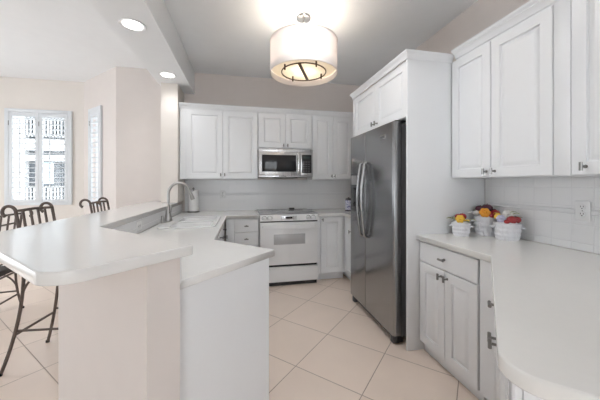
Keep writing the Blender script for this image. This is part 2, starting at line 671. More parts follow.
def crown(t, pts, z0, z1, out=.05):
    """moulding swept along a plan polyline; outward is to the right of travel"""
    h, k_ = z1 - z0, out / .05
    prof = [(0, z0), (.007, z0), (.007, z0 + .16 * h), (.014 * k_, z0 + .20 * h), (.017 * k_, z0 + .36 * h), (.026 * k_, z0 + .54 * h),
            (.036 * k_, z0 + .62 * h), (.036 * k_, z0 + .70 * h), (.043 * k_, z0 + .74 * h), (out, z0 + .84 * h), (out, z1), (0, z1)]
    bm = BM()
    n = len(pts)
    P = [Vector(p) for p in pts]
    rings = []
    for i, p in enumerate(P):
        ds = []
        if i > 0:
            ds.append((p - P[i - 1]).normalized())
        if i < n - 1:
            ds.append((P[i + 1] - p).normalized())
        ns = [Vector((d.y, -d.x)) for d in ds]
        nn = sum(ns, Vector((0, 0)))
        nn = nn.normalized()
        k = 1 / max(.3, nn.dot(ns[0]))
        rings.append([bm.verts.new((p.x + nn.x * o_ * k, p.y + nn.y * o_ * k, z)) for o_, z in prof])
    m = len(prof)
    for a, b in zip(rings, rings[1:]):
        for k in range(m):
            bm.faces.new((a[k], a[(k + 1) % m], b[(k + 1) % m], b[k]))
    bm.faces.new(rings[0])
    bm.faces.new(rings[-1][::-1])
    return obj('crown_molding', bm, M['cabinet'], t)


UZ0, UZ1 = 1.37, 2.30
# --- uppers on the back wall (doors at y = 3.82)
t = thing('wall_cabinet', 'white two-door wall cabinet left of the microwave', 'cabinet', (-.80, 3.84, 0), 0, 'white wall cabinets')
obj('body', b1(.006, 1.017, 0, .30, UZ0, UZ1), M['cabinet'], t)
add_door(t, .085, .549, UZ0 + .012, UZ1 - .012, .525, UZ0 + .06)
add_door(t, .553, 1.014, UZ0 + .012, UZ1 - .012, .577, UZ0 + .06)
crown(t, [(.002, 0), (1.018, 0)], UZ1 - .005, UZ1 + .065, .045)
t = thing('wall_cabinet', 'short white two-door wall cabinet above the microwave', 'cabinet', (.221, 3.84, 0), 0, 'white wall cabinets')
obj('body', b1(0, .767, 0, .30, 1.80, UZ1), M['cabinet'], t)
add_door(t, .003, .379, 1.812, UZ1 - .012, .352, 1.845)
add_door(t, .383, .764, 1.812, UZ1 - .012, .410, 1.845)
crown(t, [(-.001, 0), (.768, 0)], UZ1 - .005, UZ1 + .065, .045)
t = thing('wall_cabinet', 'white two-door wall cabinet between microwave and refrigerator', 'cabinet', (.991, 3.84, 0), 0, 'white wall cabinets')
obj('body', b1(0, .99, 0, .30, UZ0, UZ1), M['cabinet'], t)
add_door(t, .003, .312, UZ0 + .012, UZ1 - .012, .290, UZ0 + .05)
add_door(t, .316, .625, UZ0 + .012, UZ1 - .012, .338, UZ0 + .05)
crown(t, [(-.001, 0), (.99, 0)], UZ1 - .005, UZ1 + .065, .045)

UZR = 1.358
# --- uppers on the right wall (doors at x = 1.67), local x runs towards the camera
t = thing('wall_cabinet', 'white two-door wall cabinet above the three ceramic pots', 'cabinet', (1.685, 1.921, 0), -90, 'white wall cabinets')
obj('body', b1(0, .742, 0, .298, UZR, UZ1), M['cabinet'], t)
add_door(t, .003, .356, UZR + .003, UZ1 - .006, .326, UZR + .042)
add_door(t, .360, .740, UZR + .003, UZ1 - .006, .392, UZR + .042)
crown(t, [(.038, 0), (.743, 0)], UZ1 - .005, UZ1 + .075, .055)
t = thing('wall_cabinet', 'white wall cabinet over the outlet, nearest on the right', 'cabinet', (1.685, 1.177, 0), -90, 'white wall cabinets')
obj('body', b1(0, .72, 0, .298, UZR, UZ1), M['cabinet'], t)
obj('stile', b1(.002, .0808, -.021, -.001, UZR + .003, UZ1 - .006, bev=.002), M['cabinet'], t)
add_door(t, .082, .50, UZR + .003, UZ1 - .006, .145, UZR + .044)
add_door(t, .504, .718, UZR + .003, UZ1 - .006)
crown(t, [(-.001, 0), (.72, 0)], UZ1 - .005, UZ1 + .075, .055)

# --- refrigerator surround
t = thing('refrigerator_cabinet', 'tall white cabinet surround enclosing the steel refrigerator', 'cabinet', (1.30, 3.0, 0), -90)
obj('side_panel', b1(1.055, 1.075, -.03, .695, .001, UZ1, bev=.002), M['cabinet'], t)
obj('side_panel', b1(0, .02, -.03, .695, .001, UZ1, bev=.002), M['cabinet'], t)
obj('body', b1(.021, 1.054, 0, .69, 1.843, UZ1), M['cabinet'], t)
add_door(t, .024, .536, 1.847, UZ1 - .006, .508, 1.895)
add_door(t, .540, 1.051, 1.847, UZ1 - .006, .568, 1.895)
crown(t, [(0, .69), (0, -.03), (1.075, -.03), (1.075, .374)], UZ1 - .004, UZ1 + .056, .028)

# --- base cabinets on the right
t = thing('base_cabinet', 'white base cabinet with drawer and two doors under the right counter', 'cabinet', (1.39, 1.92, 0), -90, 'white base cabinets')
base_body(t, .55, .60, .025)
add_drawer(t, .004, .546, .715, .862)
add_door(t, .004, .273, .085, .708, .247, .665)
add_door(t, .277, .546, .085, .708, .303, .665)
bm = BM()
prism(bm, [(1.37, 1.355), (1.37, 1.2445), (1.394, 1.2585), (1.98, .70), (1.98, 1.355)], .085, .872)
tag(obj('corner_cabinet', bm, M['cabinet']), 'white angled corner panel where the right counter turns', 'cabinet')
t = thing('base_cabinet', 'white base cabinet on the angled counter, with one drawer above two doors', 'cabinet', (1.365, 1.23, 0), -135, 'white base cabinets')
base_body(t, .73, .50, .06)
add_drawer(t, .02, .726, .715, .862)
add_door(t, .02, .371, .085, .708, .345, .63)
add_door(t, .375, .726, .085, .708, .401, .63)
t = thing('base_cabinet', 'narrow white end cabinet under the rounded counter tip', 'cabinet', (.83, .695, 0), -135, 'white base cabinets')
base_body(t, .20, .50, .06)
add_door(t, .004, .196, .085, .862)

# --- base cabinets on the back wall
t = thing('base_cabinet', 'white drawer cabinet left of the stove', 'cabinet', (-.19, 3.55, 0), 0, 'white base cabinets')
base_body(t, .402, .585)
obj('stile', b1(.0, .092, -.021, -.001, .11, .862, bev=.002), M['cabinet'], t)
add_drawer(t, .097, .398, .70, .855)
add_drawer(t, .097, .398, .535, .692)
add_drawer(t, .097, .398, .115, .527)
t = thing('base_cabinet', 'white base cabinet with full height door right of the stove', 'cabinet', (.99, 3.55, 0), 0, 'white base cabinets')
base_body(t, .39, .585)
obj('stile', b1(.002, .040, -.021, -.001, .11, .862, bev=.002), M['cabinet'], t)
add_door(t, .046, .352, .11, .862, .068, .83)
t = thing('base_cabinet', 'white corner base cabinet tucked beside the far side of the refrigerator', 'cabinet', (1.382, 4.13, 0), -90, 'white base cabinets')
base_body(t, 1.12, .60)
add_door(t, .632, 1.112, .11, .862, .86, .70)

# --- sink run and peninsula
t = thing('base_cabinet', 'white sink cabinet under the left counter', 'cabinet', (-.23, 2.052, 0), 90, 'white base cabinets')
obj('body', b1(0, 1.475, 0, .018, .10, .872), M['cabinet'], t)
obj('side_panel', b1(0, .018, .0185, .585, .10, .872), M['cabinet'], t)
obj('side_panel', b1(1.457, 1.475, .0185, .585, .10, .872), M['cabinet'], t)
obj('bottom_panel', b1(.019, 1.456, .0185, .585, .10, .118), M['cabinet'], t)
obj('toe_kick', b1(.001, 1.474, .06, .585, .001, .0995), M['cabinet'], t)
for i in range(3):
    a = .02 + i * .475
    add_door(t, a, a + .465, .11, .70, a + (.03 if i % 2 else .435), .66)
    add_drawer(t, a, a + .465, .708, .862)
pb = [(-.279, 1.219), (.146, 1.649), (-.22, 2.02), (-.235, 2.05), (-.818, 2.05), (-.818, 1.764)]
t = thing('peninsula_cabinet', 'white cabinet end panel of the peninsula below the lower counter', 'cabinet', (0, 0, 0))
obj('body', prism(BM(), pb, .001, .872), M['cabinet'], t)
e = Vector((1, -1)).normalized()
pa, pz = Vector((-.280, 1.216)), Vector((.152, 1.648))
pl = [pa, pz, pz + e * .010, pa + e * .010]
obj('end_panel', prism(BM(), [tuple(p) for p in pl], .001, .8735), M['cabinet'], t)

# ------------------------------------------------------------------ countertops
SX0, SX1, SY0, SY1 = -.70, -.27, 2.62, 3.40
outer = [(-.818, 4.139), (-.818, 1.766), (-.262, 1.210), (.196, 1.668), (-.19, 2.054), (-.19, 3.50), (.213, 3.50), (.213, 4.139)]
hole = rounded([(SX0, SY0), (SX0, SY1), (SX1, SY1), (SX1, SY0)], [.05] * 4, 5)
o = slab_with_hole('countertop', outer, [hole], .874, .914, M['counter'])
tag(o, 'white lower countertop holding the sink and wrapping onto the peninsula', 'countertop')
o = slab_with_hole('countertop', [(.988, 3.50), (1.345, 3.50), (1.345, 3.003), (1.98, 3.003), (1.98, 4.139), (.988, 4.139)], [], .874, .914, M['counter'])
tag(o, 'small white countertop right of the stove behind the refrigerator', 'countertop')
pen = [(1.345, 1.921), (1.357, 1.272), (.553, .498), (1.35, -.299), (1.985, .3), (1.985, 1.921)]
o = slab_with_hole('countertop', rounded(pen, [0, .02, .08, .1, 0, 0], 10), [], .874, .914, M['counter_right'])
tag(o, 'large cream white countertop with rounded tip on the right', 'countertop')
bar = [(-.80, 3.742), (-.80, 1.785), (-.190, 1.175), (-.5135, .8515), (-1.217, 1.555), (-1.217, 4.142), (-1.01, 4.142), (-1.01, 3.742)]
o = slab_with_hole('bar_counter', rounded(bar, [0, .0, .012, .10, .02, 0, 0, 0], 10), [], 1.03, 1.07, M['counter'])
tag(o, 'glossy white raised bar counter bent along the peninsula', 'counter')

# ------------------------------------------------------------------ sink, faucet, paper towels
t = thing('kitchen_sink', 'white double bowl drop-in sink behind the faucet', 'sink', (0, 0, .914))
bm = BM()
zr = .001
ring_o = rounded([(SX0 - .035, SY0 - .03), (SX1 + .03, SY0 - .03), (SX1 + .03, SY1 + .03), (SX0 - .035, SY1 + .03)], [.06] * 4, 6)
vo = [bm.verts.new((x, y, zr)) for x, y in ring_o]
vo2 = [bm.verts.new((x + (.006 if x < -.485 else -.006), y + (.006 if y < 3.01 else -.006), zr + .010)) for x, y in ring_o]
n = len(vo)
for k in range(n):
    bm.faces.new((vo[k], vo[(k + 1) % n], vo2[(k + 1) % n], vo2[k]))
ym = 3.0
rim = slab = None
bowls = []
for (a, b) in ((SY0 + .012, ym - .018), (ym + .018, SY1 - .012)):
    bowls.append((SX0 + .055, SX1 - .012, a, b))
obj('rim_edge', bm, M['sink'], t)
holes = [rounded([(x0, y0), (x0, y1), (x1, y1), (x1, y0)], [.045] * 4, 5) for x0, x1, y0, y1 in bowls]
o = slab_with_hole('rim', ring_o, holes, .001, .013, M['sink'], t)
for x0, x1, y0, y1 in bowls:
    bm = BM()
    rings = []
    for ins, z in ((-.0045, .0), (.004, -.02), (.012, -.14), (.035, -.165), (.10, -.17)):
        rings.append([bm.verts.new((x, y, z)) for x, y in rounded([(x0 + ins, y0 + ins), (x0 + ins, y1 - ins), (x1 - ins, y1 - ins), (x1 - ins, y0 + ins)], [.045] * 4, 5)])
    for a, b in zip(rings, rings[1:]):
        for k in range(len(a)):
            bm.faces.new((a[k], a[(k + 1) % len(a)], b[(k + 1) % len(b)], b[k]))
    bm.faces.new(rings[-1])
    bw = obj('bowl', bm, M['sink'], t)
    cx, cy = (x0 + x1) / 2, (y0 + y1) / 2
    obj('drain', lathe(BM(), [(.04, 0), (.04, .004), (.03, .005), (.025, .001), (0, .001)], (cx, cy, -.1695), 20), M['chrome'], bw)

FX, FY = -.735, 3.02
t = thing('faucet', 'brushed nickel gooseneck pull-down faucet at the sink', 'faucet', (FX, FY, .9285))
obj('base_plate', prism(BM(), rounded([(-.03, -.09), (.03, -.09), (.03, .09), (-.03, .09)], [.029] * 4, 6), 0, .008, .002), M['faucet'], t)
obj('body', lathe(BM(), [(.036, .008), (.036, .02), (.031, .045), (.025, .09), (.020, .13), (.0175, .14)], seg=24), M['faucet'], t)
pts = [(0, 0, .138), (0, 0, .275)]
r_ = .105
dx, dy = .93, .36
for k in range(1, 15):
    a = PI - k * R(163) / 14
    h = r_ + r_ * math.cos(a)
    pts.append((h * dx, h * dy, .275 + r_ * math.sin(a) * 1.12))
obj('spout', tube(BM(), pts, .014, 14), M['faucet'], t)
pe = Vector(pts[-1])
dd = (pe - Vector(pts[-2])).normalized()
obj('spray_head', tube(BM(), [pe - dd * .005, pe + dd * .03, pe + dd * .075, pe + dd * .10], [.014, .016, .021, .021], 16), M['faucet'], t)
obj('handle', tube(BM(), [(.012, -.014, .09), (.03, -.03, .10), (.035, -.034, .135), (.037, -.036, .175)], [.008, .009, .007, .006], 10), M['faucet'], t)
obj('soap_dispenser', lathe(BM(), [(.016, 0), (.016, .03), (.012, .05), (.012, .07), (.006, .075), (0, .075)], (-.02, -.135, .0005), 16), M['faucet'], t)

t = thing('paper_towel_holder', 'white paper towel roll on a steel stand in the counter corner', 'paper towel', (-.655, 4.03, .914))
obj('base', lathe(BM(), [(.082, 0), (.082, .012), (.074, .018), (0, .018)], seg=32), M['nickel'], t)
obj('post', lathe(BM(), [(.007, .018), (.007, .31), (.014, .318), (.014, .332), (.006, .342), (0, .342)], seg=16), M['nickel'], t)
obj('paper_roll', lathe(BM(), [(.018, .02), (.067, .02), (.069, .024), (.069, .296), (.067, .30), (.018, .30), (.018, .02)], seg=40), M['paper'], t)

# ------------------------------------------------------------------ range
RX0, RX1, RY0 = .222, .980, 3.50
t = thing('kitchen_range', 'white slide-in electric range below the microwave', 'stove', (RX0, RY0, 0))
w = RX1 - RX0
obj('body', b1(0, w, .03, .63, .03, .895), M['appliance'], t)
ct = obj('cooktop', b1(-.004, w + .004, -.005, .638, .9155, .926, bev=.004), M['cooktop'], t)
for cx, cy, r in ((.2, .17, .10), (.56, .17, .075), (.2, .45, .075), (.56, .45, .10)):
    obj('burner_ring', lathe(BM(), [(r, 0), (r, .0006), (r - .004, .0006), (r - .004, 0), (r, 0)], (cx, cy, .9262), 40), M['grey_plastic'], ct)
obj('vent', b1(.48, .56, .575, .625, .9265, .945, bev=.006), M['black'], t)
# sloped control panel
bm = BM()
v = [bm.verts.new(p) for p in ((0, -.035, .835), (w, -.035, .835), (w, -.012, .915), (0, -.012, .915), (0, .029, .835), (w, .029, .835), (w, .029, .915), (0, .029, .915))]
for f in ((0, 1, 2, 3), (7, 6, 5, 4), (0, 4, 5, 1), (3, 2, 6, 7), (0, 3, 7, 4), (1, 5, 6, 2)):
    bm.faces.new([v[i] for i in f])
cp = obj('control_panel', bm, M['appliance'], t)
for x in (.055, .125, .625, .695):
    bm = lathe(BM(), [(.026, 0), (.024, -.018), (.018, -.022), (0, -.022)], (x, -.0255, .872), 24, 'Y')
    box(bm, x - .004, x + .004, -.052, -.046, .85, .894, bev=.002)
    kn = obj('knob', bm, M['appliance'], cp)
    obj('knob_shade_ring', lathe(BM(), [(.031, .004), (.031, -.004), (.026, -.005), (.026, .004), (.031, .004)], (x, -.0255, .872), 28, 'Y'), M['steel_dark'], kn)  # dark ring stands in for the shade around each knob
obj('display_panel', b1(.27, .47, -.0335, -.022, .850, .898, bev=.002), M['steel_light'], cp)
obj('display', b1(.325, .415, -.036, -.030, .862, .888), M['black_glass'], cp)
for k_, x0_ in ((0, .28), (1, .435)):
    bm = BM()
    for i in range(3):
        for j in range(2):
            box(bm, x0_ + i * .0115, x0_ + .008 + i * .0115, -.0355, -.032, .858 + j * .018, .870 + j * .018)
    obj('button_pad', bm, M['appliance'], cp)
obj('panel_gap_shade', b1(.006, w - .006, -.020, .028, .8195, .8335), M['black'], t)  # black strip painting the shade between control panel and oven door
dr = obj('oven_door', b1(.004, w - .004, -.035, .029, .275, .818, bev=.006), M['appliance'], t)
obj('window', b1(.175, w - .175, -.0375, -.0345, .535, .665, bev=.001), M['glass_grey'], dr)
bm = BM()
pts = []
for k in range(17):
    f = k / 16
    x = .03 + f * (w - .06)
    pts.append((x, -.062 - .03 * math.sin(PI * f), .765))
for k in range(16):
    p, q = pts[k], pts[k + 1]
    vv = [bm.verts.new(c) for c in ((p[0], p[1], .745), (q[0], q[1], .745), (q[0], q[1] + .012, .79), (p[0], p[1] + .012, .79),
                                   (p[0], p[1] + .022, .745), (q[0], q[1] + .022, .745), (q[0], q[1] + .03, .79), (p[0], p[1] + .03, .79))]
    for f in ((0, 1, 2, 3), (7, 6, 5, 4), (0, 4, 5, 1), (3, 2, 6, 7)):
        bm.faces.new([vv[i] for i in f])
for x in (.03, w - .06):
    box(bm, x, x + .03, -.06, -.034, .748, .788, bev=.004)
bmesh.ops.remove_doubles(bm, verts=bm.verts[:], dist=1e-5)
obj('handle', bm, M['appliance'], dr)
obj('door_gap_shade', b1(.01, w - .01, -.008, .028, .246, .273), M['black'], t)  # black filler in place of shade between oven door and drawer
dw = obj('drawer', b1(.004, w - .004, -.035, .029, .055, .245, bev=.005), M['appliance'], t)
obj('handle', b1(.01, w - .01, -.047, -.034, .222, .243, bev=.004), M['appliance'], dw)
obj('kick', b1(.01, w - .01, .0, .60, .001, .052), M['black'], t)

# ------------------------------------------------------------------ microwave
t = thing('microwave', 'stainless over-the-range microwave with black door glass', 'microwave', (.223, 3.765, 1.40))
w, h = .762, .392
obj('body', b1(0, w, .021, .375, 0, h), M['grey_plastic'], t)
d = obj('door', b1(.0, .585, -.012, .020, .03, h - .045, bev=.004), M['steel_light'], t)
obj('window', b1(.045, .520, -.016, -.011, .075, h - .085, bev=.002), M['black_glass'], d)
pts = [(.553, -.012, .05)] + [(.553, -.035 - .012 * math.sin(PI * k / 8), .06 + k / 8 * (h - .13)) for k in range(9)] + [(.553, -.012, h - .06)]
obj('handle', tube(BM(), pts, .0125, 12), M['chrome'], d)
c = obj('control_panel', b1(.587, w, -.012, .020, .03, h - .045, bev=.004), M['steel_light'], t)
kp = obj('keypad', b1(.600, w - .022, -.016, -.011, .06, h - .075, bev=.002), M['black_glass'], c)
obj('display', b1(.62, .715, -.0175, -.0155, h - .13, h - .10), M['display'], kp)
bm = BM()
for i in range(3):
    for j in range(5):
        box(bm, .618 + i * .036, .642 + i * .036, -.0172, -.0155, .08 + j * .032, .094 + j * .032)
obj('keys', bm, M['grey_plastic'], kp)
g = obj('vent_grille', b1(0, w, -.010, .020, h - .043, h, bev=.003), M['steel_light'], t)
obj('bottom_trim', b1(0, w, -.012, .020, 0, .028, bev=.003), M['steel_light'], t)
bm = BM()
box(bm, .28, .38, -.0145, -.011, .0085, .0195)
obj('badge', bm, M['grey_plastic'], t)
obj('underside_vent', b1(.22, .55, .03, .34, -.012, -.0005, bev=.003), M['black'], t)

# ------------------------------------------------------------------ refrigerator (local x towards the camera)
t = thing('refrigerator', 'stainless side-by-side refrigerator with dark dispenser', 'refrigerator', (1.20, 2.915, 0), -90)
w = .905
H = 1.824
obj('body', b1(.004, w - .004, .075, .72, .06, H - .02, bev=.004), M['grey_plastic'], t)
sp = .385


def fdoor(x0, x1, near):
    rad = .02
    pl = rounded([(x0, .0), (x1, .0), (x1, .07), (x0, .07)], [rad if not near else .006, rad if near else .006, .004, .004], 6)
    return prism(BM(), pl, .075, H, .004, 2)


d1 = obj('freezer_door', fdoor(0, sp - .003, False), M['steel'], t)
d2 = obj('fridge_door', fdoor(sp + .003, w, True), M['steel'], t)
# dispenser on the freezer door
bm = BM()
box(bm, .03, .285, -.006, -.0005, 1.02, 1.42, bev=.003)
ds = obj('dispenser', bm, M['grey_plastic'], d1)
obj('dispenser_recess', b1(.055, .26, -.009, -.005, 1.05, 1.27, bev=.002), M['black_glass'], d1)
obj('dispenser_panel', b1(.055, .26, -.010, -.005, 1.30, 1.40, bev=.002), M['steel_light'], d1)
for dd_, x in ((d1, sp - .045), (d2, sp + .05)):
    z0, z1 = .79, 1.52
    pts = [(x, -.002, z0)]
    for k in range(17):
        f = k / 16
        pts.append((x, -.030 - .035 * math.sin(PI * f), z0 + .015 + f * (z1 - z0 - .03)))
    pts.append((x, -.002, z1))
    obj('handle', tube(BM(), pts, .0145, 12), M['steel_dark'], dd_)
obj('badge', b1(w - .22, w - .125, -.003, -.0003, 1.70, 1.735, bev=.001), M['chrome'], d2)
obj('badge_face', b1(w - .214, w - .131, -.0042, -.0028, 1.706, 1.729), M['grey_plastic'], d2)
for x in (.02, w - .09):
    obj('hinge_cover', b1(x, x + .07, .03, .13, H + .0005, H + .012, bev=.003), M['black'], t)
obj('base_grille', b1(.02, w - .02, .05, .10, .012, .062, bev=.004), M['black'], t)
for x in (.03, w - .075):
    obj('foot', b1(x, x + .05, .012, .07, .001, .072, bev=.008), M['grey_plastic'], t)
for x in (.05, w - .05):
    obj('wheel', lathe(BM(), [(.025, -.012), (.025, .012)], (x, .6, .0265), 16, 'X'), M['black'], t)


# ------------------------------------------------------------------ ceramic pots with fruit lids
def pot(label, x, y, r, h, rz, fruit, lobes=13):
    t = thing('ceramic_pot', label, 'pot', (x, y, .914), rz, 'white basket weave pots on the right counter')
    bm = BM()
    seg, nz = 144, 30
    rings = []
    for j in range(nz + 1):
        f = j / nz
        z = f * h
        base = r * (.87 + .13 * f ** .8)
        ring = []
        for k in range(seg):
            a = 2 * PI * k / seg
            wv = math.sin(a * lobes + f * 11) * math.sin(a * lobes - f * 11)
            amp = .0045 if .08 < f < .88 else 0
            rr_ = base + wv * amp + (.004 if f >= .9 else 0)
            ring.append(bm.verts.new((rr_ * math.cos(a), rr_ * math.sin(a), z)))
        rings.append(ring)
    for q, z in ((r * .93, h), (r * .88, h - .012)):
        rings.append([bm.verts.new((q * math.cos(2 * PI * k / seg), q * math.sin(2 * PI * k / seg), z)) for k in range(seg)])
    for a, b in zip(rings, rings[1:]):
        for k in range(seg):
            bm.faces.new((a[k], a[(k + 1) % seg], b[(k + 1) % seg], b[k]))
    bm.faces.new(rings[0][::-1])
    bm.faces.new(rings[-1])
    obj('pot_body', bm, M['ceramic'], t, smooth=60)
    for s in (-1, 1):
        pts = [(s * (r * .95 + .020 * math.sin(PI * k / 8)), .0 + .022 * math.cos(PI * k / 8), h * .78 - .006 * math.sin(PI * k / 8)) for k in range(9)]
        obj('handle', tube(BM(), pts, .0075, 8), M['ceramic'], t)
    obj('lid', lathe(BM(), [(0, h - .010), (r * .86, h - .010), (r * .86, h), (r * .6, h + .014), (0, h + .02)], seg=32), M['ceramic'], t)
    for kind, colr, fx, fy, fz, fr in fruit:
        fx, fy, fz, fr = fx * 1.2, fy * 1.2, fz * 1.0, fr * (1.13 if kind != 'leaf' else 1.0)
        bm = BM()
        if kind == 'ball':
            bmesh.ops.create_uvsphere(bm, u_segments=20, v_segments=14, radius=fr)
            for v_ in bm.verts:                       # dimpled top, flattened poles
                q = (v_.co.x ** 2 + v_.co.y ** 2) / fr ** 2
                v_.co.z *= .90
                if v_.co.z > 0:
                    v_.co.z -= fr * .22 * max(0, 1 - q * 6)
            tube(bm, [(0, 0, fr * .6), (.002, 0, fr * .95)], .003, 6)
        elif kind == 'flower':
            for k in range(6):
                a = k * PI / 3
                r2 = bmesh.ops.create_uvsphere(bm, u_segments=10, v_segments=8, radius=fr * .55)
                bmesh.ops.transform(bm, verts=r2['verts'], matrix=Matrix.Translation((fr * .55 * math.cos(a), -.4 * fr, fr * .55 * math.sin(a))) @ Matrix.Diagonal((1, .55, 1, 1)))
            r2 = bmesh.ops.create_uvsphere(bm, u_segments=10, v_segments=8, radius=fr * .4)
            bmesh.ops.translate(bm, verts=r2['verts'], vec=(0, -.6 * fr, 0))
        elif kind == 'grapes':
            for k in range(11):
                r2 = bmesh.ops.create_uvsphere(bm, u_segments=10, v_segments=8, radius=fr * .36)
                bmesh.ops.translate(bm, verts=r2['verts'], vec=(random.uniform(-1, 1) * fr * .7, random.uniform(-1, 1) * fr * .55, random.uniform(-.5, .6) * fr))
        else:                                         # leaf
            n_ = 7
            L, Rr = [], []
            for k in range(n_):
                f = k / (n_ - 1)
                wd = fr * .62 * math.sin(PI * min(1, f * .95 + .05))
                L.append((f * fr * 2.0, wd, fr * .5 * math.sin(f * 2.2) + wd * .25))
                Rr.append((f * fr * 2.0, -wd, fr * .5 * math.sin(f * 2.2) + wd * .25))
            th = .003
            for up in (0, th):
                pass
            va = [[bm.verts.new((p[0], p[1], p[2] + u)) for p in row] for row in (L, Rr) for u in (0, th)]
            l0, l1, r0, r1 = va
            for k in range(n_ - 1):
                bm.faces.new((l1[k], l1[k + 1], r1[k + 1], r1[k]))
                bm.faces.new((l0[k], r0[k], r0[k + 1], l0[k + 1]))
                bm.faces.new((l0[k], l0[k + 1], l1[k + 1], l1[k]))
                bm.faces.new((r0[k], r1[k], r1[k + 1], r0[k + 1]))
            bm.faces.new((l0[0], l1[0], r1[0], r0[0]))
            bm.faces.new((l0[-1], r0[-1], r1[-1], l1[-1]))
        o = obj({'ball': 'fruit', 'flower': 'flower', 'grapes': 'grapes', 'leaf': 'leaf'}[kind], bm, FRUIT[colr], t, (fx, fy, h + fz), smooth=60)
        o['label'] = colr + ' glazed ' + o.name.split('.')[0]
        if kind == 'leaf':
            o.rotation_euler = (0, 0, math.atan2(fy, fx))
        if kind == 'flower':
            o.rotation_euler = (R(-25), 0, 0)
    return t


pot('small white ceramic pot with an orange flower and red fruit on top, leftmost of three', 1.662, 1.818, .062, .100, -40,
    [('leaf', 'green', -.03, .0, .012, .032), ('leaf', 'green', .03, -.01, .012, .032), ('leaf', 'green', -.02, .03, .01, .03),
     ('flower', 'yellow', -.006, -.02, .026, .027), ('ball', 'red', .008, .016, .044, .026), ('leaf', 'yellow', .02, -.028, .012, .026), ('ball', 'green', .036, .006, .014, .014), ('ball', 'red', -.016, .024, .042, .020)])
pot('tall white ceramic pot topped with plum and orange fruit, in the middle', 1.873, 1.80, .077, .142, -42,
    [('leaf', 'cream', -.045, -.015, .012, .034), ('leaf', 'green', -.03, .03, .02, .034), ('leaf', 'green', .02, .04, .02, .03),
     ('flower', 'orange', -.008, -.03, .030, .032), ('ball', 'cream', -.052, -.012, .028, .020), ('ball', 'red', .03, -.04, .016, .017), ('ball', 'plum', .008, .026, .062, .036), ('ball', 'plum', -.03, .03, .055, .030),
     ('ball', 'red', .05, -.008, .030, .028), ('ball', 'plum', .045, .03, .035, .026)])
pot('white ceramic pot with red fruit and pale flowers on top, rightmost of three', 1.872, 1.622, .080, .118, -45,
    [('leaf', 'green', .03, .02, .02, .034), ('leaf', 'green', .0, .04, .02, .03), ('ball', 'red', .020, -.026, .026, .028), ('ball', 'red', -.004, -.044, .014, .016), ('leaf', 'green', .02, .0, .058, .024), ('ball', 'plum', .04, .03, .03, .02),
     ('ball', 'red', .045, .0, .026, .024), ('flower', 'cream', .004, .010, .058, .030), ('leaf', 'green', .01, .0, .07, .022),
     ('flower', 'lilac', -.032, -.02, .028, .024), ('ball', 'yellow', -.045, .01, .040, .022), ('leaf', 'yellow', -.03, .025, .045, .028)])

# canister beside the refrigerator
t = thing('canister', 'small blue and white patterned canister behind the refrigerator', 'canister', (1.50, 3.70, .914))
obj('jar', lathe(BM(), [(.046, 0), (.050, .006), (.050, .15), (.046, .16), (0, .16)], seg=28), M['canister'], t)
obj('lid', lathe(BM(), [(.047, .1605), (.047, .175), (.04, .186), (.012, .19), (.012, .2), (0, .203)], seg=28), M['grey_plastic'], t)
obj('base_band', lathe(BM(), [(.0505, .004), (.052, .006), (.052, .02), (.0505, .022)], seg=28), M['black'], t)


# ------------------------------------------------------------------ outlets
def outlet(label, loc, rz):
    t = thing('wall_outlet', label, 'outlet', loc, rz, 'white wall outlets')
    p = obj('cover_plate', b1(-.037, .037, -.006, 0, -.058, .058, bev=.003), M['outlet'], t)
    for s in (-1, 1):
        bm = lathe(BM(), [(.017, 0), (.017, -.0085), (.015, -.0095), (0, -.0095)], (0, 0, s * .021), 24, 'Y')
        r_ = obj('socket', bm, M['outlet'], p)
        bm = BM()
        box(bm, -.008, -.0055, -.0102, -.009, s * .021, s * .021 + .009)
        box(bm, .0055, .008, -.0102, -.009, s * .021, s * .021 + .009)
        lathe(bm, [(.003, -.009), (.003, -.0102)], (0, 0, s * .021 - .007), 10, 'Y')
        o = obj('slots', bm, M['black'], p)
    lathe_bm = lathe(BM(), [(.003, -.006), (.003, -.007)], (0, 0, 0), 10, 'Y')
    obj('screw', lathe_bm, M['nickel'], p)
    return t


outlet('white double outlet on the tile under the right wall cabinets', (XR - .017, 1.242, 1.155), -90)
o = outlet('white outlet laid sideways on the tile strip under the raised bar', (-.8205, 2.45, .972), 90)
o.rotation_euler = (R(90), R(90), R(90))
o.rotation_euler = (Matrix.Rotation(R(90), 4, 'Z') @ Matrix.Rotation(R(90), 4, 'Y')).to_euler()
outlet('white double outlet on the tile between paper towels and stove', (-.27, YB - .018, 1.155), 0)


